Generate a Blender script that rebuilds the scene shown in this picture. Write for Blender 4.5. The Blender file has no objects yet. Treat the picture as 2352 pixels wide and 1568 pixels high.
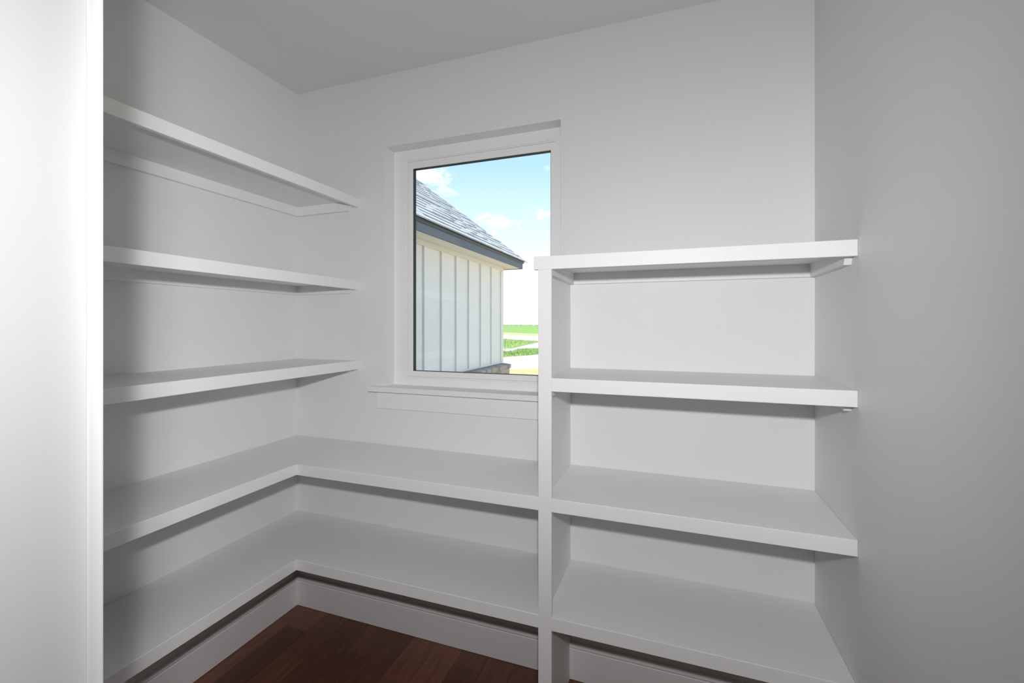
import bpy, bmesh, math, random
from mathutils import Vector, Matrix

random.seed(7)
scene = bpy.context.scene
COL = scene.collection

# ------------------------------------------------------------------ camera
YAW = 0.3447
cam_data = bpy.data.cameras.new('camera')
cam_data.sensor_fit = 'HORIZONTAL'
cam_data.sensor_width = 36.0
cam_data.lens = 36.0 * 1025.69 / 2352.0
cam_data.shift_y = -38.0 / 2352.0
cam_data.clip_start = 0.02
cam_data.clip_end = 6000
cam = bpy.data.objects.new('camera', cam_data)
cam.location = (1.8967, -1.8699, 1.5049)
cam.rotation_euler = (math.pi / 2, 0, YAW)
COL.objects.link(cam)
scene.camera = cam

# ------------------------------------------------------------------ exposure
vs = scene.view_settings
vs.view_transform = 'Standard'
vs.look = 'None'
vs.exposure = 0.0
vs.gamma = 1.0
vs.use_curve_mapping = False

# ------------------------------------------------------------------ sky
world = bpy.data.worlds.new('sky')
scene.world = world
world.use_nodes = True
nt = world.node_tree
nt.nodes.clear()
N, L = nt.nodes.new, nt.links.new
out = N('ShaderNodeOutputWorld')
bg = N('ShaderNodeBackground')
bg.inputs['Strength'].default_value = 1.32
tc = N('ShaderNodeTexCoord')
sep = N('ShaderNodeSeparateXYZ')
L(tc.outputs['Generated'], sep.inputs[0])
ramp = N('ShaderNodeValToRGB')
cr = ramp.color_ramp
cr.elements[0].position = 0.0
cr.elements[0].color = (1.0, 1.0, 1.0, 1)
cr.elements[1].position = 1.0
cr.elements[1].color = (0.16, 0.38, 0.75, 1)
for p, c in ((0.10, (0.97, 1.0, 1.0, 1)), (0.17, (0.78, 0.94, 1.0, 1)), (0.34, (0.44, 0.70, 0.90, 1))):
    e = cr.elements.new(p)
    e.color = c
L(sep.outputs['Z'], ramp.inputs[0])
# scattered small fair-weather clouds over the whole sky
mp = N('ShaderNodeMapping')
mp.inputs['Scale'].default_value = (1.0, 1.0, 2.4)
mp.inputs['Location'].default_value = (2.37, 5.1, 1.05)
L(tc.outputs['Generated'], mp.inputs['Vector'])
nz = N('ShaderNodeTexNoise')
nz.inputs['Scale'].default_value = 9.0
nz.inputs['Detail'].default_value = 6.0
nz.inputs['Roughness'].default_value = 0.55
L(mp.outputs[0], nz.inputs['Vector'])
cm = N('ShaderNodeMapRange')
cm.inputs['From Min'].default_value = 0.60
cm.inputs['From Max'].default_value = 0.70
L(nz.outputs['Fac'], cm.inputs['Value'])
mix = N('ShaderNodeMixRGB')
mix.inputs['Color2'].default_value = (1.0, 1.0, 1.0, 1)
cloud = cm.outputs[0]
for (cx_, cy_, cz_), r_in, r_out in (((-0.487, 0.815, 0.314), 0.012, 0.062), ((-0.348, 0.910, 0.224), 0.006, 0.040),
                                     ((-0.383, 0.902, 0.200), 0.004, 0.024), ((-0.261, 0.934, 0.242), 0.006, 0.034)):
    vm = N('ShaderNodeVectorMath')
    vm.operation = 'SUBTRACT'
    L(tc.outputs['Generated'], vm.inputs[0])
    vm.inputs[1].default_value = (cx_, cy_, cz_)
    vsq = N('ShaderNodeVectorMath')
    vsq.operation = 'MULTIPLY'
    L(vm.outputs[0], vsq.inputs[0])
    vsq.inputs[1].default_value = (1.0, 1.0, 2.3)
    ln = N('ShaderNodeVectorMath')
    ln.operation = 'LENGTH'
    L(vsq.outputs[0], ln.inputs[0])
    wn = N('ShaderNodeTexNoise')
    wn.inputs['Scale'].default_value = 55.0
    wn.inputs['Detail'].default_value = 5.0
    L(tc.outputs['Generated'], wn.inputs['Vector'])
    wob = N('ShaderNodeMath')
    wob.operation = 'MULTIPLY_ADD'
    wob.inputs[1].default_value = -0.09
    L(wn.outputs['Fac'], wob.inputs[0])
    L(ln.outputs['Value'], wob.inputs[2])
    mr = N('ShaderNodeMapRange')
    mr.interpolation_type = 'SMOOTHSTEP'
    mr.inputs['From Min'].default_value = r_in - 0.045
    mr.inputs['From Max'].default_value = r_out - 0.045
    mr.inputs['To Min'].default_value = 1.0
    mr.inputs['To Max'].default_value = 0.0
    L(wob.outputs[0], mr.inputs['Value'])
    mxm = N('ShaderNodeMath')
    mxm.operation = 'MAXIMUM'
    L(cloud, mxm.inputs[0])
    L(mr.outputs[0], mxm.inputs[1])
    cloud = mxm.outputs[0]
L(cloud, mix.inputs['Fac'])
L(ramp.outputs['Color'], mix.inputs['Color1'])
L(mix.outputs[0], bg.inputs['Color'])
L(bg.outputs[0], out.inputs['Surface'])

# ------------------------------------------------------------------ sun
sun_d = bpy.data.lights.new('sun', 'SUN')
sun_d.energy = 6.5
sun_d.angle = 0.0095
sun_d.color = (1.0, 0.96, 0.9)
sun = bpy.data.objects.new('sun', sun_d)
to_sun = Vector((-0.22, -0.45, 0.87)).normalized()
sun.rotation_euler = to_sun.to_track_quat('Z', 'Y').to_euler()
sun.location = (-2, -4, 9)
COL.objects.link(sun)

# ------------------------------------------------------------------ the photographer's flash, on top of the camera
fl_d = bpy.data.lights.new('camera_flash', 'POINT')
fl_d.energy = 84.0
fl_d.shadow_soft_size = 0.026
fl_d.color = (1.0, 0.99, 0.985)
fl_d.use_nodes = True
ft = fl_d.node_tree
fe = ft.nodes['Emission']
def fmath(op, a, b=None):
    n = ft.nodes.new('ShaderNodeMath')
    n.operation = op
    for i, v in enumerate((a, b)):
        if v is None: continue
        if isinstance(v, (int, float)): n.inputs[i].default_value = v
        else: ft.links.new(v, n.inputs[i])
    return n.outputs[0]
def frange(v, d0, d1, t0, t1):
    n = ft.nodes.new('ShaderNodeMapRange')
    n.interpolation_type = 'SMOOTHSTEP'
    for k, x in (('From Min', math.radians(d0)), ('From Max', math.radians(d1)), ('To Min', t0), ('To Max', t1)):
        n.inputs[k].default_value = x
    ft.links.new(v, n.inputs['Value'])
    return n.outputs[0]
# beam of a rectangular flash head: even in the middle, rolling off to the sides and upwards
ftc = ft.nodes.new('ShaderNodeTexCoord')
fs = ft.nodes.new('ShaderNodeSeparateXYZ')
ft.links.new(ftc.outputs['Normal'], fs.inputs[0])
fwd = fmath('MULTIPLY', fs.outputs['Z'], -1.0)
ang = fmath('ARCTAN2', fs.outputs['X'], fwd)
hor = fmath('ABSOLUTE', ang)
ver = fmath('ARCTAN2', fs.outputs['Y'], fmath('SQRT', fmath('ADD', fmath('POWER', fs.outputs['X'], 2.0), fmath('POWER', fwd, 2.0))))
beam = fmath('MULTIPLY', frange(fmath('MULTIPLY', ang, -1.0), 34.0, 41.0, 1.0, 0.27), frange(ang, 32.0, 48.0, 1.0, 0.16))
beam = fmath('MULTIPLY', beam, frange(hor, 48, 80, 1.0, 0.0))
beam = fmath('MULTIPLY', beam, frange(ang, -45, 35, 1.26, 0.92))
beam = fmath('MULTIPLY', beam, frange(ver, -4, 42, 1.0, 0.34))
beam = fmath('MULTIPLY', beam, frange(ver, -64, -11, 0.33, 1.0))
ft.links.new(beam, fe.inputs['Strength'])
flash = bpy.data.objects.new('camera_flash', fl_d)
flash.location = (1.93, -1.955, 1.72)
flash.rotation_euler = (math.pi / 2, 0, YAW)
COL.objects.link(flash)

# ================================================================== materials
def new_mat(name):
    m = bpy.data.materials.new(name)
    m.use_nodes = True
    t = m.node_tree
    return m, t, t.nodes['Principled BSDF']

def paint(name, col, rough=0.5, bump=0.0, scale=220.0, spec=0.4):
    m, t, b = new_mat(name)
    b.inputs['Base Color'].default_value = (*col, 1)
    b.inputs['Roughness'].default_value = rough
    b.inputs['Specular IOR Level'].default_value = spec
    co = t.nodes.new('ShaderNodeTexCoord')
    n = t.nodes.new('ShaderNodeTexNoise')
    n.inputs['Scale'].default_value = scale
    n.inputs['Detail'].default_value = 3.0
    t.links.new(co.outputs['Object'], n.inputs['Vector'])
    if bump > 0:
        bp = t.nodes.new('ShaderNodeBump')
        bp.inputs['Strength'].default_value = bump
        bp.inputs['Distance'].default_value = 0.002
        t.links.new(n.outputs['Fac'], bp.inputs['Height'])
        t.links.new(bp.outputs[0], b.inputs['Normal'])
    # faint unevenness of the coat
    n2 = t.nodes.new('ShaderNodeTexNoise')
    n2.inputs['Scale'].default_value = 5.0
    t.links.new(co.outputs['Object'], n2.inputs['Vector'])
    r = t.nodes.new('ShaderNodeMapRange')
    r.inputs['To Min'].default_value = rough - 0.05
    r.inputs['To Max'].default_value = rough + 0.05
    t.links.new(n2.outputs['Fac'], r.inputs['Value'])
    t.links.new(r.outputs[0], b.inputs['Roughness'])
    return m

def varied(name, cols, rough=0.8, noise_scale=30.0, spec=0.2, stretch=None, bump=0.0, rnd=True):
    """colour varied from piece to piece (object random) and by a noise inside each piece"""
    m, t, b = new_mat(name)
    b.inputs['Roughness'].default_value = rough
    b.inputs['Specular IOR Level'].default_value = spec
    co = t.nodes.new('ShaderNodeTexCoord')
    mp_ = t.nodes.new('ShaderNodeMapping')
    if stretch:
        mp_.inputs['Scale'].default_value = stretch
    t.links.new(co.outputs['Object'], mp_.inputs['Vector'])
    n = t.nodes.new('ShaderNodeTexNoise')
    n.noise_dimensions = '4D'
    n.inputs['Scale'].default_value = noise_scale
    n.inputs['Detail'].default_value = 5.0
    t.links.new(mp_.outputs[0], n.inputs['Vector'])
    oi = t.nodes.new('ShaderNodeObjectInfo')
    mul = t.nodes.new('ShaderNodeMath')
    mul.operation = 'MULTIPLY'
    mul.inputs[1].default_value = 37.0
    t.links.new(oi.outputs['Random'], mul.inputs[0])
    t.links.new(mul.outputs[0], n.inputs['W'])
    add = t.nodes.new('ShaderNodeMath')
    add.operation = 'MULTIPLY_ADD'
    add.inputs[1].default_value = 0.55 if rnd else 0.0
    t.links.new(oi.outputs['Random'], add.inputs[0])
    sc = t.nodes.new('ShaderNodeMath')
    sc.operation = 'MULTIPLY_ADD'
    sc.inputs[1].default_value = 0.9 if rnd else 1.6
    sc.inputs[2].default_value = -0.22 if rnd else -0.3
    t.links.new(n.outputs['Fac'], sc.inputs[0])
    t.links.new(sc.outputs[0], add.inputs[2])
    rp = t.nodes.new('ShaderNodeValToRGB')
    els = rp.color_ramp.elements
    els[0].color = (*cols[0], 1)
    els[1].color = (*cols[-1], 1)
    for i, c in enumerate(cols[1:-1]):
        e_ = els.new((i + 1) / (len(cols) - 1))
        e_.color = (*c, 1)
    t.links.new(add.outputs[0], rp.inputs[0])
    t.links.new(rp.outputs[0], b.inputs['Base Color'])
    if bump > 0:
        bp = t.nodes.new('ShaderNodeBump')
        bp.inputs['Strength'].default_value = bump
        bp.inputs['Distance'].default_value = 0.004
        t.links.new(n.outputs['Fac'], bp.inputs['Height'])
        t.links.new(bp.outputs[0], b.inputs['Normal'])
    return m

WHITE = (0.815, 0.813, 0.807)
M_wall = paint('wall_paint', WHITE, 0.55, 0.10, 190.0, 0.35)
M_ceil = paint('ceiling_paint', (0.81, 0.807, 0.80), 0.7, 0.12, 150.0, 0.25)
M_trim = paint('trim_paint', (0.855, 0.854, 0.854), 0.5, 0.02, 60.0, 0.45)
M_shelf = paint('shelf_paint', (0.845, 0.844, 0.844), 0.5, 0.03, 45.0, 0.45)
M_vinyl = paint('window_vinyl', (0.90, 0.90, 0.905), 0.45, 0.0, 50.0, 0.45)
M_gasket = paint('gasket_rubber', (0.025, 0.026, 0.028), 0.6, 0.0)
M_plank = varied('dark_wood_plank', [(0.085, 0.034, 0.022), (0.165, 0.065, 0.042), (0.28, 0.115, 0.075)],
                 0.42, 7.0, 0.4, (9.0, 0.9, 1.0), 0.02)
M_sub = paint('subfloor', (0.34, 0.25, 0.19), 0.8)
M_hallfloor = varied('hall_wood', [(0.03, 0.012, 0.008), (0.06, 0.025, 0.016)], 0.45, 5.0, 0.4, (8.0, 0.8, 1.0), rnd=False)
M_siding = varied('siding_paint', [(0.86, 0.805, 0.75), (0.90, 0.85, 0.80)], 0.75, 40.0, 0.2, (3.0, 3.0, 0.25), 0.10)
M_exttrim = paint('exterior_trim_paint', (0.78, 0.72, 0.60), 0.7, 0.03, 60.0, 0.2)
M_fascia = paint('fascia_paint', (0.135, 0.148, 0.18), 0.55, 0.03, 60.0, 0.3)
M_drip = paint('drip_edge_metal', (0.10, 0.098, 0.10), 0.45, 0.0, 60.0, 0.4)
M_shingle = varied('asphalt_shingle', [(0.46, 0.465, 0.49), (0.55, 0.56, 0.585), (0.63, 0.64, 0.665)], 0.9, 60.0, 0.1, None, 0.2)
M_deck = paint('roof_felt', (0.10, 0.105, 0.115), 0.9, 0.05)
M_flash = paint('metal_flashing', (0.20, 0.23, 0.30), 0.45, 0.0)
M_brick = varied('whitewashed_brick', [(0.30, 0.185, 0.13), (0.46, 0.375, 0.32), (0.58, 0.54, 0.50)], 0.9, 14.0, 0.1, None, 0.3)
M_shadebrick = varied('shade_brick', [(0.16, 0.11, 0.085), (0.26, 0.20, 0.17)], 0.9, 12.0, 0.1, None, 0.2, False)  # dark tone for the added outer wall, to lessen bounced light
M_mortar = paint('mortar', (0.42, 0.35, 0.29), 0.95, 0.2, 80.0, 0.1)
M_caliche = varied('pale_caliche', [(0.58, 0.56, 0.53), (0.72, 0.70, 0.67)], 0.95, 0.6, 0.05, None, 0.0, False)
M_dry = varied('dry_grass', [(0.50, 0.38, 0.18), (0.56, 0.47, 0.27)], 0.95, 3.0, 0.05, None, 0.0, False)
M_weed = varied('weed_green', [(0.20, 0.33, 0.09), (0.36, 0.44, 0.16)], 0.9, 0.8, 0.05, None, 0.0, False)
M_field = varied('field_green', [(0.20, 0.33, 0.10), (0.28, 0.40, 0.13)], 0.95, 0.05, 0.05, None, 0.0, False)
M_verge = varied('verge_scrub', [(0.30, 0.38, 0.12), (0.60, 0.55, 0.35)], 0.95, 0.35, 0.05, None, 0.0, False)
M_stake = paint('weathered_post', (0.26, 0.24, 0.22), 0.9, 0.05)
M_tree = varied('hazed_tree_foliage', [(0.22, 0.33, 0.20), (0.30, 0.40, 0.27)], 0.95, 0.1, 0.05, None, 0.0, False)  # foliage paled: distance haze is mixed into the colour

# clear window glass: mostly transmitted, the rest mirrored by the Fresnel law
M_glass = bpy.data.materials.new('window_glass')
M_glass.use_nodes = True
t = M_glass.node_tree
t.nodes.clear()
o_ = t.nodes.new('ShaderNodeOutputMaterial')
tr = t.nodes.new('ShaderNodeBsdfTransparent')
tr.inputs['Color'].default_value = (0.985, 0.995, 0.99, 1)
gl = t.nodes.new('ShaderNodeBsdfGlossy')
gl.inputs['Roughness'].default_value = 0.0
fr = t.nodes.new('ShaderNodeFresnel')
fr.inputs['IOR'].default_value = 1.45
mx = t.nodes.new('ShaderNodeMixShader')
t.links.new(fr.outputs[0], mx.inputs[0])
t.links.new(tr.outputs[0], mx.inputs[1])
t.links.new(gl.outputs[0], mx.inputs[2])
t.links.new(mx.outputs[0], o_.inputs[0])

# ================================================================== helpers
WPOS = {}

def wpos(o):
    return WPOS.get(o.name, Vector((0, 0, 0))) if o else Vector((0, 0, 0))

def link(name, me, loc, parent=None, mat=None):
    o = bpy.data.objects.new(name, me)
    COL.objects.link(o)
    if me and mat:
        me.materials.clear()
        me.materials.append(mat)
    loc = Vector(loc)
    if parent:
        o.parent = parent
    o.location = loc - wpos(parent)
    WPOS[o.name] = loc
    return o

def tag(o, label=None, cat=None, group=None, kind=None):
    if label: o['label'] = label
    if cat: o['category'] = cat
    if group: o['group'] = group
    if kind: o['kind'] = kind
    return o

def thing(name, loc, label, cat, group=None):
    return tag(link(name, None, loc), label, cat, group)

def bm_box(bm, x0, x1, y0, y1, z0, z1, bev=0.0, seg=1):
    r = bmesh.ops.create_cube(bm, size=1.0)
    vs_ = r['verts']
    bmesh.ops.scale(bm, vec=(x1 - x0, y1 - y0, z1 - z0), verts=vs_)
    bmesh.ops.translate(bm, vec=((x0 + x1) / 2, (y0 + y1) / 2, (z0 + z1) / 2), verts=vs_)
    if bev > 0:
        es = list({e for v in vs_ for e in v.link_edges})
        bmesh.ops.bevel(bm, geom=es, offset=bev, segments=seg, profile=0.5, affect='EDGES')

def to_mesh(bm, name):
    me = bpy.data.meshes.new(name)
    bm.to_mesh(me)
    bm.free()
    return me

def boxes(name, lst, mat, parent=None, bev=0.0, seg=1, origin=None):
    """one mesh of one or more boxes (x0,x1,y0,y1,z0,z1) given in world coordinates"""
    xs0 = min(b[0] for b in lst); xs1 = max(b[1] for b in lst)
    ys0 = min(b[2] for b in lst); ys1 = max(b[3] for b in lst)
    zs0 = min(b[4] for b in lst)
    c = Vector(origin) if origin else Vector(((xs0 + xs1) / 2, (ys0 + ys1) / 2, zs0))
    bm = bmesh.new()
    for b in lst:
        bm_box(bm, b[0] - c.x, b[1] - c.x, b[2] - c.y, b[3] - c.y, b[4] - c.z, b[5] - c.z, bev, seg)
    return link(name, to_mesh(bm, name), c, parent, mat)

def box(name, x0, x1, y0, y1, z0, z1, mat, parent=None, bev=0.0, seg=1):
    return boxes(name, [(x0, x1, y0, y1, z0, z1)], mat, parent, bev, seg)

def prism(name, pts, axis, a0, a1, mat, parent=None):
    """extrude a 2-D outline along an axis. axis 'x': pts=(y,z); 'y': pts=(x,z); 'z': pts=(x,y)"""
    bm = bmesh.new()
    def P(p, a):
        return {'x': (a, p[0], p[1]), 'y': (p[0], a, p[1]), 'z': (p[0], p[1], a)}[axis]
    all_ = [Vector(P(p, a)) for a in (a0, a1) for p in pts]
    c = Vector((sum(v.x for v in all_) / len(all_), sum(v.y for v in all_) / len(all_), min(v.z for v in all_)))
    lo = [bm.verts.new(Vector(P(p, a0)) - c) for p in pts]
    hi = [bm.verts.new(Vector(P(p, a1)) - c) for p in pts]
    n = len(pts)
    bm.faces.new(lo)
    bm.faces.new(hi[::-1])
    for i in range(n):
        bm.faces.new((lo[i], hi[i], hi[(i + 1) % n], lo[(i + 1) % n]))
    bmesh.ops.recalc_face_normals(bm, faces=bm.faces)
    return link(name, to_mesh(bm, name), c, parent, mat)

def struct(o, label=None):
    o['kind'] = 'structure'
    if label: o['label'] = label
    return o

# ================================================================== the room
W = 2.3763          # right wall
H = 2.7432          # ceiling
YF = -1.52          # pantry face of the door wall
FZ = 0.012          # finished floor
WX0, WX1, WZ0, WZ1 = 0.5605, 1.4469, 1.202, 2.3844      # window opening
JX0, JX1, JH = 1.20, 2.19, 2.44                         # door opening
YH = -1.637         # hall face of the door wall

struct(boxes('wall_left', [(-0.12, 0, YH, 0.16, 0, H)], M_wall), 'white painted wall carrying the long shelves')
struct(boxes('wall_right', [(W, W + 0.12, YH, 0.16, 0, H)], M_wall), 'bare grey-white painted wall beside the shelf bay')
struct(boxes('wall_back', [(0, WX0, 0, 0.16, 0, H), (WX1, W, 0, 0.16, 0, H),
                           (WX0, WX1, 0, 0.16, 0, WZ0), (WX0, WX1, 0, 0.16, WZ1, H)], M_wall),
       'white painted wall around the window')
struct(boxes('wall_front', [(0, JX0 - 0.019, YH, YF, 0, H), (JX1 + 0.019, W, YH, YF, 0, H),
                            (JX0 - 0.019, JX1 + 0.019, YH, YF, JH + 0.019, H)], M_wall), 'wall with the doorway')
struct(boxes('ceiling', [(-0.12, W + 0.12, YH, 0.16, H, H + 0.12)], M_ceil), 'flat white painted ceiling')

# floor: dark wood planks laid towards the window
floor = struct(boxes('floor', [(-0.12, W + 0.12, YH, 0.16, -0.12, FZ - 0.012)], M_sub), 'dark red-brown wood plank floor')
PW = 0.128
joints = {0: [-0.16], 1: [-0.30], 2: [], 3: [-0.20], 5: [-0.27], 7: [-0.10]}
k = -1
x = 0.094 - PW
while x < W:
    xa, xb = max(x + 0.0006, 0.002), min(x + PW - 0.0006, W - 0.002)
    ys = [-0.002]
    js = joints.get(k, [])
    for j in js: ys.append(j)
    y = ys[-1] - random.uniform(0.45, 0.8) if not js else js[-1] - random.uniform(0.6, 0.9)
    while y > YH + 0.15:
        ys.append(y)
        y -= random.uniform(0.6, 1.0)
    ys.append(YH)
    if xb - xa > 0.01:
        for a, b in zip(ys[:-1], ys[1:]):
            dz = random.uniform(-0.0006, 0.0)
            box('plank', xa, xb, b + 0.0002, a - 0.0002, FZ - 0.012, FZ + dz, M_plank, floor, 0.0004)
    x += PW
    k += 1

# the hall behind the camera
struct(boxes('floor_hall', [(-1.6, 4.2, -5.2, YH, -0.12, FZ)], M_hallfloor), 'wood floor of the hall')
struct(boxes('ceiling_hall', [(-1.6, 4.2, -5.2, YH, H, H + 0.12)], M_ceil), 'white hall ceiling')
struct(boxes('wall_hall_left', [(-1.72, -1.6, -5.2, YH, 0, H)], M_wall), 'white hall wall')
struct(boxes('wall_hall_right', [(4.2, 4.32, -5.2, YH, 0, H)], M_wall), 'white hall wall')
struct(boxes('wall_hall_back', [(-1.72, 4.32, -5.32, -5.2, 0, H)], M_wall), 'white hall wall')
struct(boxes('wall_hall_front', [(-1.72, -0.12, YH, YH + 0.12, 0, H), (W + 0.12, 4.32, YH, YH + 0.12, 0, H)], M_wall), 'white hall wall')

# doorway lining: jamb boards and casings
door = struct(link('door_1', None, ((JX0 + JX1) / 2, (YF + YH) / 2, FZ)), 'white painted cased doorway the view looks through')
yc = YF + 0.0185
box('jamb', JX0 - 0.019, JX0, YH, YF - 0.0002, FZ, JH, M_trim, door, 0.0004)
box('jamb', JX1, JX1 + 0.019, YH, YF, FZ, JH, M_trim, door, 0.001)
box('head_jamb', JX0, JX1, YH, YF, JH, JH + 0.019, M_trim, door, 0.001)
box('casing', JX0 - 0.089, JX0 - 0.0001, YF, yc, FZ, JH + 0.089, M_trim, door, 0.003, 3)
box('casing', JX1, JX1 + 0.089, YF, yc, FZ, JH + 0.089, M_trim, door, 0.003, 3)
box('head_casing', JX0, JX1, YF, yc, JH, JH + 0.089, M_trim, door, 0.003, 3)
box('casing', JX0 - 0.089, JX0, YH - 0.0185, YH, FZ, JH + 0.089, M_trim, door, 0.003, 3)
box('casing', JX1, JX1 + 0.089, YH - 0.0185, YH, FZ, JH + 0.089, M_trim, door, 0.003, 3)
box('head_casing', JX0, JX1, YH - 0.0185, YH, JH, JH + 0.089, M_trim, door, 0.003, 3)

# baseboards with a bead along the top
def bb_profile(s=1.0):
    p = [(0, 0), (0.015, 0), (0.015, 0.1275), (0.0125, 0.1295), (0.0125, 0.1315), (0.0155, 0.1330), (0.0182, 0.1360), (0.0195, 0.1400),
         (0.0192, 0.1445), (0.0172, 0.1490), (0.0140, 0.1520), (0.0095, 0.1540), (0, 0.1545)]
    return [(a * s, b + FZ + (0.0015 if b == 0 else 0)) for a, b in p]
struct(prism('baseboard_left', bb_profile(), 'y', YF, 0, M_trim), 'white beaded baseboard under the left shelves')
struct(prism('baseboard_back', [(-a, b) for a, b in bb_profile()], 'x', 0.0, 1.4633, M_trim), 'white beaded baseboard under the window wall shelves')
struct(prism('baseboard_bay', [(-a, b) for a, b in bb_profile()], 'x', 1.4893, W, M_trim), 'white beaded baseboard at the foot of the shelf bay')
struct(prism('baseboard_right', [(W - a, b) for a, b in bb_profile()], 'y', YF, -0.0175, M_trim), 'white beaded baseboard along the right wall')

# ------------------------------------------------------------------ window
win = struct(link('window_1', None, ((WX0 + WX1) / 2, 0.08, WZ0)), 'white framed picture window in a plain drywall opening')
YW = 0.0702
GX0, GX1, GZ0, GZ1 = 0.6684, 1.3823, 1.274, 2.2903
def ring(name, ax0, ax1, az0, az1, bx0, bx1, bz0, bz1, y0, y1, mat, parent, bev=0.0):
    """a mitred rectangular frame between outline a and opening b"""
    bm = bmesh.new()
    c = Vector(((ax0 + ax1) / 2, (y0 + y1) / 2, az0))
    O = [(ax0, az0), (ax1, az0), (ax1, az1), (ax0, az1)]
    I = [(bx0, bz0), (bx1, bz0), (bx1, bz1), (bx0, bz1)]
    def v(p, y): return bm.verts.new(Vector((p[0], y, p[1])) - c)
    of, ob = [v(p, y0) for p in O], [v(p, y1) for p in O]
    jf, jb = [v(p, y0) for p in I], [v(p, y1) for p in I]
    for i in range(4):
        j = (i + 1) % 4
        bm.faces.new((of[i], of[j], jf[j], jf[i]))
        bm.faces.new((ob[j], ob[i], jb[i], jb[j]))
        bm.faces.new((of[j], of[i], ob[i], ob[j]))
        bm.faces.new((jf[i], jf[j], jb[j], jb[i]))
    bmesh.ops.recalc_face_normals(bm, faces=bm.faces)
    if bev > 0:
        es = [e for e in bm.edges if abs((e.verts[0].co - e.verts[1].co).y) < 1e-6]
        es = [e for e in es if all(abs(v_.co.y - (y0 - c.y)) < 1e-6 for v_ in e.verts)
              and (abs(e.verts[0].co.x - e.verts[1].co.x) < 1e-6 or abs(e.verts[0].co.z - e.verts[1].co.z) < 1e-6)]
        bmesh.ops.bevel(bm, geom=es, offset=bev, segments=2, profile=0.5, affect='EDGES')
    return link(name, to_mesh(bm, name), c, parent, mat)
FX0, FX1, FZ0, FZ1 = 0.6365, 1.4045, 1.247, 2.3255
ring('frame', WX0, WX1, WZ0, WZ1, FX0 - 0.006, FX1 + 0.006, FZ0 - 0.006, FZ1 + 0.006, YW, 0.12, M_vinyl, win, 0.0015)
ring('stop_bead', FX0 - 0.006, FX1 + 0.006, FZ0 - 0.006, FZ1 + 0.006, FX0, FX1, FZ0, FZ1, YW + 0.003, 0.115, M_vinyl, win, 0.001)
sash = ring('sash', FX0, FX1, FZ0, FZ1, GX0, GX1, GZ0, GZ1, YW + 0.006, 0.104, M_vinyl, win, 0.003)
ring('gasket', GX0, GX1, GZ0, GZ1, GX0 + 0.0012, GX1 - 0.0012, GZ0 + 0.0012, GZ1 - 0.0012, YW + 0.0095, 0.1045, M_gasket, sash)
box('pane', GX0 + 0.0012, GX1 - 0.0012, 0.090, 0.094, GZ0 + 0.0012, GZ1 - 0.0012, M_glass, sash)
# stool and apron
prism('sill', [(0.485, -0.041), (1.4633, -0.041), (1.4633, 0.0), (WX1, 0.0), (WX1, YW), (WX0, YW), (WX0, 0.0), (0.485, 0.0)], 'z', 1.1785, 1.2025, M_trim, win)
box('apron', 0.5185, 1.4633, -0.012, 0.0, 1.0935, 1.1785, M_trim, win, 0.0008)

# ================================================================== shelves
T = 0.0445           # height of a front edge strip
BT = 0.017           # board
FT = 0.019           # thickness of strip, cleat and panel
CH = 0.046           # cleat height
D = 0.397            # shelf depth
UP0, UP1 = 1.4633, 1.4893   # side panel of the shelf bay

def cleat_x(x0, x1, y, z, parent, end=None):
    """cleat under a board on the back wall, running along x; its free end cut on a slant"""
    pts = [(x0, z - CH), (x1 - (0.03 if end else 0), z - CH), (x1, z), (x0, z)]
    return prism('cleat', pts, 'y', y - FT, y, M_shelf, parent)

def cleat_y(x0, x1, y_far, y_near, z, parent, cut=True):
    pts = [(y_far, z - CH), (y_near + (0.028 if cut else 0), z - CH), (y_near + (0.008 if cut else 0), z), (y_far, z)]
    return prism('cleat', pts, 'x', x0, x1, M_shelf, parent)

GL = 'long shelves on the left wall'
def left_shelf(z, label):
    s = thing('wall_shelf', (0.2, -0.76, z - T - 0.02), label, 'shelf', GL)
    box('board', 0.0005, D - FT, YF, -0.0005, z - BT, z, M_shelf, s, 0.0008)
    box('front_edge', D - FT, D, YF, -0.0005, z - T, z + 0.0012, M_shelf, s, 0.0012)
    cleat_y(0.0005, FT, -0.0005, YF, z - BT, s, False)
    cleat_x(FT, D - FT, -0.0005, z - BT, s, True)
    return s
left_shelf(2.147, 'highest white shelf on the left wall, above eye level, its underside showing')
left_shelf(1.7279, 'second white shelf from the top on the left wall, level with window middle')
left_shelf(1.3241, 'third white shelf from the top on the left wall, just below eye level')

GC = 'corner shelves wrapping under the window'
def corner_shelf(z, label):
    s = thing('corner_shelf', (0.2, -0.2, z - T - 0.02), label, 'shelf', GC)
    box('board', 0.0005, D - FT, YF, -0.0005, z - BT, z, M_shelf, s)
    box('board', D - FT, UP0, -D + FT, -0.0005, z - BT, z, M_shelf, s)
    box('front_edge', D - FT, D, YF, -D, z - T, z + 0.0012, M_shelf, s, 0.0012)
    box('front_edge', D - FT, 1.4633, -D, -D + FT, z - T, z + 0.0012, M_shelf, s, 0.0012)
    cleat_y(0.0005, FT, -0.0005, YF, z - BT, s, False)
    cleat_x(FT, UP0, -0.0005, z - BT, s)
    return s
corner_shelf(0.9131, 'upper white L-shaped shelf turning the corner below the window')
corner_shelf(0.5098, 'lowest white L-shaped shelf turning the corner just above the floor')

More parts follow.
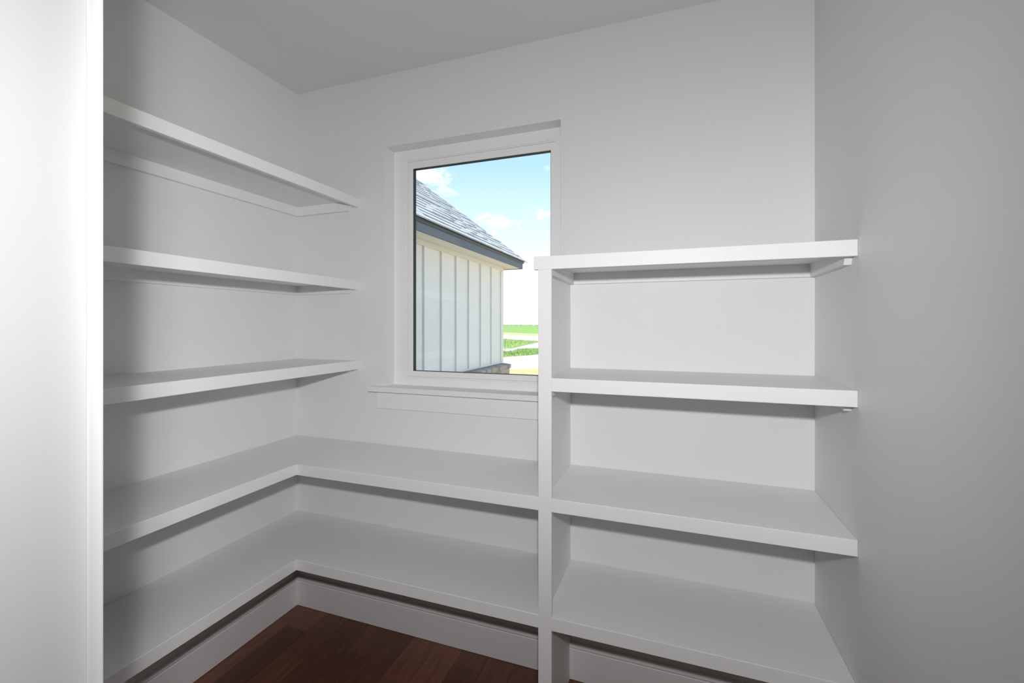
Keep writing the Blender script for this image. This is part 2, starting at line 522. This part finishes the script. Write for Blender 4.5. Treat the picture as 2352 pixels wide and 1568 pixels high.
# the bay on the right: side panel, face stile, four shelves
bay = thing('shelving_unit', (1.92, -0.2, FZ), 'white built-in shelf bay with four shelves against the right wall', 'shelving')
R1 = 1.739
box('side_panel', UP0, UP1, -D + FT, -0.0005, FZ, R1 - BT, M_shelf, bay, 0.0006)
box('face_stile', 1.4633, 1.5102, -D, -D + FT, FZ, R1 - T, M_shelf, bay, 0.001)
for i, (z, lb) in enumerate(((R1, 'top shelf overhanging the side panel'), (1.323, 'second shelf'), (0.9131, 'third shelf'), (0.5098, 'lowest shelf'))):
    x0 = 1.4473 if i == 0 else UP1
    b = box('shelf_board', x0, W - 0.0005, -D + FT, -0.0005, z - BT, z, M_shelf, bay, 0.0006)
    b['label'] = lb
    fx0 = 1.4473 if i == 0 else 1.5102
    box('front_edge', fx0, W - 0.0005, -D, -D + FT, z - T, z + 0.0012, M_shelf, b, 0.0014, 2)
    prism('cleat', [(UP1 + FT, z - BT - CH), (W - FT, z - BT - CH), (W - FT, z - BT), (UP1 + FT, z - BT)], 'y', -FT, -0.0005, M_shelf, b)
    cleat_y(UP1, UP1 + FT, -0.0005, -D + FT, z - BT, b, False)
    cleat_y(W - FT, W - 0.0005, -0.0005, -D + FT + 0.002, z - BT, b)

# ================================================================== outdoors
GZ = -0.30
# unseen brick outer face, added dark to shade the wing's batten sides
struct(boxes('wall_outside_shade', [(-0.77, WX0 - 0.02, 0.16, 0.20, GZ, 2.87), (WX1 + 0.02, 6.0, 0.16, 0.20, GZ, 2.87),
                              (WX0 - 0.02, WX1 + 0.02, 0.16, 0.20, GZ, WZ0 - 0.02), (WX0 - 0.02, WX1 + 0.02, 0.16, 0.20, WZ1 + 0.02, 2.87)], M_shadebrick),
       'unseen dark brick outer wall around the window, added to cut bounced light')
# eave and roof of the main house, unseen, added to shade the battens
struct(boxes('shade_eave', [(-0.6, 6.0, -0.1, 0.56, 2.87, 3.02)], M_exttrim), 'unseen eave above the window, added for shade outside')
struct(prism('shade_roof', [(0.62, 3.02), (-6.0, 7.2), (-6.0, 7.05), (0.62, 2.90)], 'x', -0.7, 6.0, M_deck), 'unseen roof above the pantry, added for shade outside')
# ------------------------------------------------------------------ wing of the house
XW, YE = -0.77, 5.075          # wall plane, far corner
wing = thing('house_wing', (-3.5, 2.6, GZ), 'pale board-and-batten house wing with grey shingle roof outside the window', 'building')
box('wall_core', -6.2, XW - 0.012, 0.2, YE - 0.012, GZ, 2.46, M_mortar, wing)
ZS0, ZS1 = 0.875, 2.40
batten_y = [0.55, 0.95, 1.35, 1.75, 2.15, 2.555, 2.963, 3.356, 3.737, 4.144, 4.560]
edges = [0.2] + batten_y + [YE - 0.1]
for a, b in zip(edges[:-1], edges[1:]):
    box('siding_panel', XW - 0.012, XW, a, b, ZS0 - 0.01, ZS1 + 0.02, M_siding, wing)
bat = None
for y in batten_y:
    box('batten', XW, XW + 0.024, y, y + 0.045, ZS0 + 0.025, ZS1, M_siding, wing, 0.001)
box('corner_board', XW - 0.012, XW + 0.019, YE - 0.1, YE + 0.006, ZS0, ZS1, M_siding, wing, 0.002)
box('skirt_board', XW, XW + 0.012, 0.2, YE - 0.1, ZS0, ZS0 + 0.025, M_siding, wing, 0.001)
box('frieze_board', XW - 0.012, XW + 0.022, 0.2, YE + 0.008, ZS1, 2.46, M_exttrim, wing, 0.002)
XE, YV = -0.50, 5.345          # outer face of the eave
box('soffit', XW - 5.7, XE - 0.02, 0.2, YV - 0.02, 2.46, 2.472, M_exttrim, wing)
box('fascia', XE - 0.02, XE, 0.2, YV, 2.452, 2.572, M_fascia, wing, 0.002)
box('fascia', -6.47, XE - 0.02, YV - 0.02, YV, 2.452, 2.572, M_fascia, wing, 0.002)
box('drip_edge', XE - 0.02, XE + 0.014, 0.2, YV + 0.014, 2.545, 2.583, M_drip, wing, 0.001)
box('drip_edge', -6.47, XE - 0.02, YV - 0.02, YV + 0.014, 2.545, 2.583, M_drip, wing, 0.001)
# roof deck (hipped)
PITCH = 0.862
EX, EY, EZ = XE + 0.03, YV + 0.02, 2.585
RUN = 3.0
def deck():
    bm = bmesh.new()
    A = [(EX, 0.2, EZ), (EX, EY, EZ), (EX - 2 * RUN, EY, EZ), (EX - 2 * RUN, 0.2, EZ)]
    R = [(EX - RUN, 0.2, EZ + RUN * PITCH), (EX - RUN, EY - RUN, EZ + RUN * PITCH)]
    v = [bm.verts.new(Vector(p) - Vector((EX - RUN, 2.6, EZ))) for p in A + R]
    for f in ((0, 1, 5, 4), (1, 2, 5), (2, 3, 4, 5), (3, 0, 4), (3, 2, 1, 0)):
        bm.faces.new([v[i] for i in f])
    bmesh.ops.recalc_face_normals(bm, faces=bm.faces)
    return to_mesh(bm, 'roof')
roof = link('roof', deck(), (EX - RUN, 2.6, EZ), wing, M_deck)
AL = math.atan(PITCH)
up = Vector((-math.cos(AL), 0, math.sin(AL)))
nrm = Vector((math.sin(AL), 0, math.cos(AL)))
EXPO = 0.108
shingle_mesh = {}
def shingle_me(w, th):
    key = (w, th)
    if key not in shingle_mesh:
        bm = bmesh.new()
        bm_box(bm, -w / 2, w / 2, 0, EXPO + 0.012, -0.002, th)
        for v in bm.verts:              # every piece tilts alike, so that each course laps the next
            if v.co.y > 0.05 and v.co.z > 0: v.co.z = max(th - 0.014 * (EXPO + 0.012) / EXPO, -0.001)
        me = to_mesh(bm, 'shingle')
        me.materials.append(M_shingle)
        shingle_mesh[key] = me
    return shingle_mesh[key]
ROT = Matrix((Vector((0, 1, 0)), up, nrm)).transposed().to_euler()   # local x along the eave, y up the slope, z outwards
rest = bmesh.new()
WID = (0.15, 0.19, 0.23, 0.27, 0.32)
count = 0
for c in range(35):
    v0 = c * EXPO - 0.02
    h = v0 * math.cos(AL)
    y = EY - max(h, 0) - random.uniform(0.0, 0.02)
    while y > 0.22:
        w = random.choice(WID)
        if y - w < 0.2: break
        th = random.choice((0.014, 0.014, 0.016, 0.023))
        if c < 1: th = 0.014
        p = Vector((EX, y - w / 2, EZ)) + up * v0 + nrm * 0.006
        yl = EY - (h + EXPO * math.cos(AL))        # the hip cuts the upper corner: slide pieces short of it
        if y - w > 2.05 and c < 24 and count < 300:
            o = link('shingle', shingle_me(w - 0.004, th), p, roof)
            o.rotation_euler = ROT
            count += 1
        else:
            r = bmesh.ops.create_cube(rest, size=1.0)
            m4 = Matrix.Translation(p - Vector((EX - RUN, 2.6, EZ)) + up * (EXPO / 2) + nrm * (th / 2)) @ ROT.to_matrix().to_4x4() @ Matrix.Diagonal((w - 0.004, EXPO + 0.01, th, 1))
            bmesh.ops.transform(rest, matrix=m4, verts=r['verts'])
        y -= w
o = link('upper_shingles', to_mesh(rest, 'upper_shingles'), (EX - RUN, 2.6, EZ), roof, M_shingle)
o['kind'] = 'stuff'
# caps along the hip
hip = Vector((-1, -1, PITCH)).normalized()
side = Vector((1, -1, 0)).normalized()
hn = hip.cross(side)
if hn.z < 0: hn = -hn
ROTH = Matrix((side, hip, hn)).transposed().to_euler() if side.cross(hip).dot(hn) > 0 else Matrix((-side, hip, hn)).transposed().to_euler()
bm = bmesh.new()
# folded cap: two leaves falling to both slopes
dl = 0.047
pts = [(-0.11, -0.052), (0, 0.004), (0.11, -0.052), (0.11, -0.040), (0, 0.018), (-0.11, -0.040)]
vl = [bm.verts.new((a, 0, b)) for a, b in pts]
vh = [bm.verts.new((a, 0.20, b - 0.010)) for a, b in pts]
for i in range(6):
    bm.faces.new((vl[i], vh[i], vh[(i + 1) % 6], vl[(i + 1) % 6]))
bm.faces.new((vl[0], vl[1], vl[4], vl[5])); bm.faces.new((vl[1], vl[2], vl[3], vl[4]))
bm.faces.new((vh[5], vh[4], vh[1], vh[0])); bm.faces.new((vh[4], vh[3], vh[2], vh[1]))
bmesh.ops.recalc_face_normals(bm, faces=bm.faces)
cap_me = to_mesh(bm, 'hip_cap')
cap_me.materials.append(M_shingle)
for i in range(27):
    o = link('hip_cap', cap_me, Vector((EX, EY, EZ)) + hip * (i * 0.15 - 0.02) + hn * 0.014, roof)
    o.rotation_euler = ROTH

# brick base with a rowlock ledge
XB, XC = XW + 0.098, XW + 0.115
base = box('brick_base', -6.3, XB - 0.006, 0.2, YE + 0.092, GZ, 0.785, M_mortar, wing)
ledge_me = None
bm = bmesh.new()
bm_box(bm, -0.068, 0.068, -0.031, 0.031, -0.034, 0.034, 0.004)
ledge_me = to_mesh(bm, 'ledge_brick')
ledge_me.materials.append(M_brick)
y = YE + 0.115 - 0.031
while y > 0.3:
    o = link('ledge_brick', ledge_me, (XC - 0.066, y, 0.821 + random.uniform(-0.002, 0.002)), base)
    o.rotation_euler = (0, math.radians(7), 0)
    y -= 0.0725
bm = bmesh.new()
bm_box(bm, -0.045, 0.045, -0.097, 0.097, -0.0285, 0.0285, 0.003)
brick_me = to_mesh(bm, 'brick')
brick_me.materials.append(M_brick)
for c in range(14):
    z = 0.785 - 0.0335 - c * 0.0675
    y = YE + 0.098 - 0.097 - (0.10 if c % 2 else 0)
    n = 0
    while y > 0.35 and n < (24 if c < 4 else 14):
        o = link('brick', brick_me, (XB - 0.045 + random.uniform(-0.002, 0.002), y, z), base)
        y -= 0.204
        n += 1
box('flashing', XW - 0.012, XW + 0.03, 0.2, YE + 0.02, 0.855, 0.868, M_flash, wing)

# ------------------------------------------------------------------ open country
def poly(name, pts, z0, z1, mat):
    return prism(name, pts, 'z', z0, z1, mat)
struct(poly('ground', [(-2600, 0.2), (1500, 0.2), (1500, 3000), (-2600, 3000)], GZ - 0.5, GZ, M_caliche), 'bright pale bare ground and drive outside')
struct(poly('lawn', [(-14, 5.3), (12, 5.3), (12, 18.6), (3, 17.4), (-3.32, 15.92), (-4.24, 15.1), (-8, 13.6), (-14, 12)], GZ - 0.1, GZ + 0.02, M_dry), 'strip of dry yellow grass beside the house')
struct(poly('field', [(-1200, 500), (-200, 264), (-36.97, 99.8), (-24.2, 87.05), (40, 60), (400, -90), (1400, 0), (1400, 2200), (-2400, 2200)], GZ - 0.2, GZ + 0.03, M_field), 'flat green field reaching the horizon')
struct(poly('road_verge', [(-200, 262), (-36.97, 99.0), (-24.2, 86.4), (40, 59), (40, 46), (-18.2, 66.5), (-26.8, 73.3), (-200, 240)], GZ - 0.1, GZ + 0.02, M_verge), 'scrubby dry verge along the field edge')

def weeds(name, outline, label, n, h0, h1, seed):
    """a low weedy patch: uneven mound plus many short blades"""
    rnd = random.Random(seed)
    cx = sum(p[0] for p in outline) / len(outline)
    cy = sum(p[1] for p in outline) / len(outline)
    bm = bmesh.new()
    lo = [bm.verts.new((p[0] - cx, p[1] - cy, -0.05)) for p in outline]
    hi = [bm.verts.new((p[0] - cx, p[1] - cy, 0.03)) for p in outline]
    m = len(outline)
    bm.faces.new(hi)
    for i in range(m):
        bm.faces.new((lo[i], lo[(i + 1) % m], hi[(i + 1) % m], hi[i]))
    def inside(x, y):
        c = False
        for i in range(m):
            (xa, ya), (xb, yb) = outline[i], outline[i - 1]
            if (ya > y) != (yb > y) and x < (xb - xa) * (y - ya) / (yb - ya) + xa: c = not c
        return c
    x0, x1 = min(p[0] for p in outline), max(p[0] for p in outline)
    y0, y1 = min(p[1] for p in outline), max(p[1] for p in outline)
    k_ = 0
    while k_ < n:
        x, y = rnd.uniform(x0, x1), rnd.uniform(y0, y1)
        if not inside(x, y): continue
        k_ += 1
        h = rnd.uniform(h0, h1)
        a = rnd.uniform(0, math.pi)
        w = rnd.uniform(0.015, 0.04)
        dx, dy = math.cos(a) * w, math.sin(a) * w
        lx, ly = rnd.uniform(-0.1, 0.1), rnd.uniform(-0.1, 0.1)
        v = [bm.verts.new(q) for q in ((x - dx - cx, y - dy - cy, 0.0), (x + dx - cx, y + dy - cy, 0.0), (x + lx - cx, y + ly - cy, h))]
        bm.faces.new(v)
    o = link(name, to_mesh(bm, name), (cx, cy, GZ), None, M_weed)
    return tag(o, label, 'weeds', None, 'stuff')
weeds('grass', [(-14, 18.0), (-7.04, 21.5), (-5.78, 24.29), (-1, 30.5), (-1.5, 36), (-7.77, 30.6), (-8.89, 29.6), (-8.41, 27.0), (-8.7, 25.6), (-14, 22)],
      'nearest green weedy strip beyond the pale drive', 9000, 0.04, 0.16, 3)
weeds('grass', [(-30, 28.5), (-10.35, 30.15), (-9.72, 30.38), (-10.28, 34.72), (-11.23, 42.57), (-11.0, 45.0), (-12.76, 46.4), (-15.29, 48.14), (-18.76, 52.16), (-40, 74)],
      'farther green weedy patch tapering to a point on the right', 12000, 0.04, 0.22, 4)
# wooden marker stake
st = thing('marker_stake', (-8.3, 25.2, GZ), 'thin dark stake standing in the weeds beside the house corner', 'stake')
prism('shaft', [(-8.313, GZ), (-8.287, GZ), (-8.287, GZ + 0.82), (-8.30, GZ + 0.88), (-8.313, GZ + 0.82)], 'y', 25.187, 25.213, M_stake, st)
# trees on the horizon, too far to tell apart
bm = bmesh.new()
rt = random.Random(11)
for i in range(150):
    s = rt.uniform(2.0, 7.0)
    m4 = Matrix.Translation((-900 + i * 8 + rt.uniform(-4, 4), 1300 + rt.uniform(-60, 60), 0.6)) @ Matrix.Diagonal((s * 1.6, s, rt.uniform(1.0, 3.2), 1))
    bmesh.ops.create_icosphere(bm, subdivisions=1, radius=1.0, matrix=m4)
tag(link('far_trees', to_mesh(bm, 'far_trees'), (0, 0, GZ), None, M_tree), 'hazy line of trees on the horizon', 'trees', None, 'stuff')
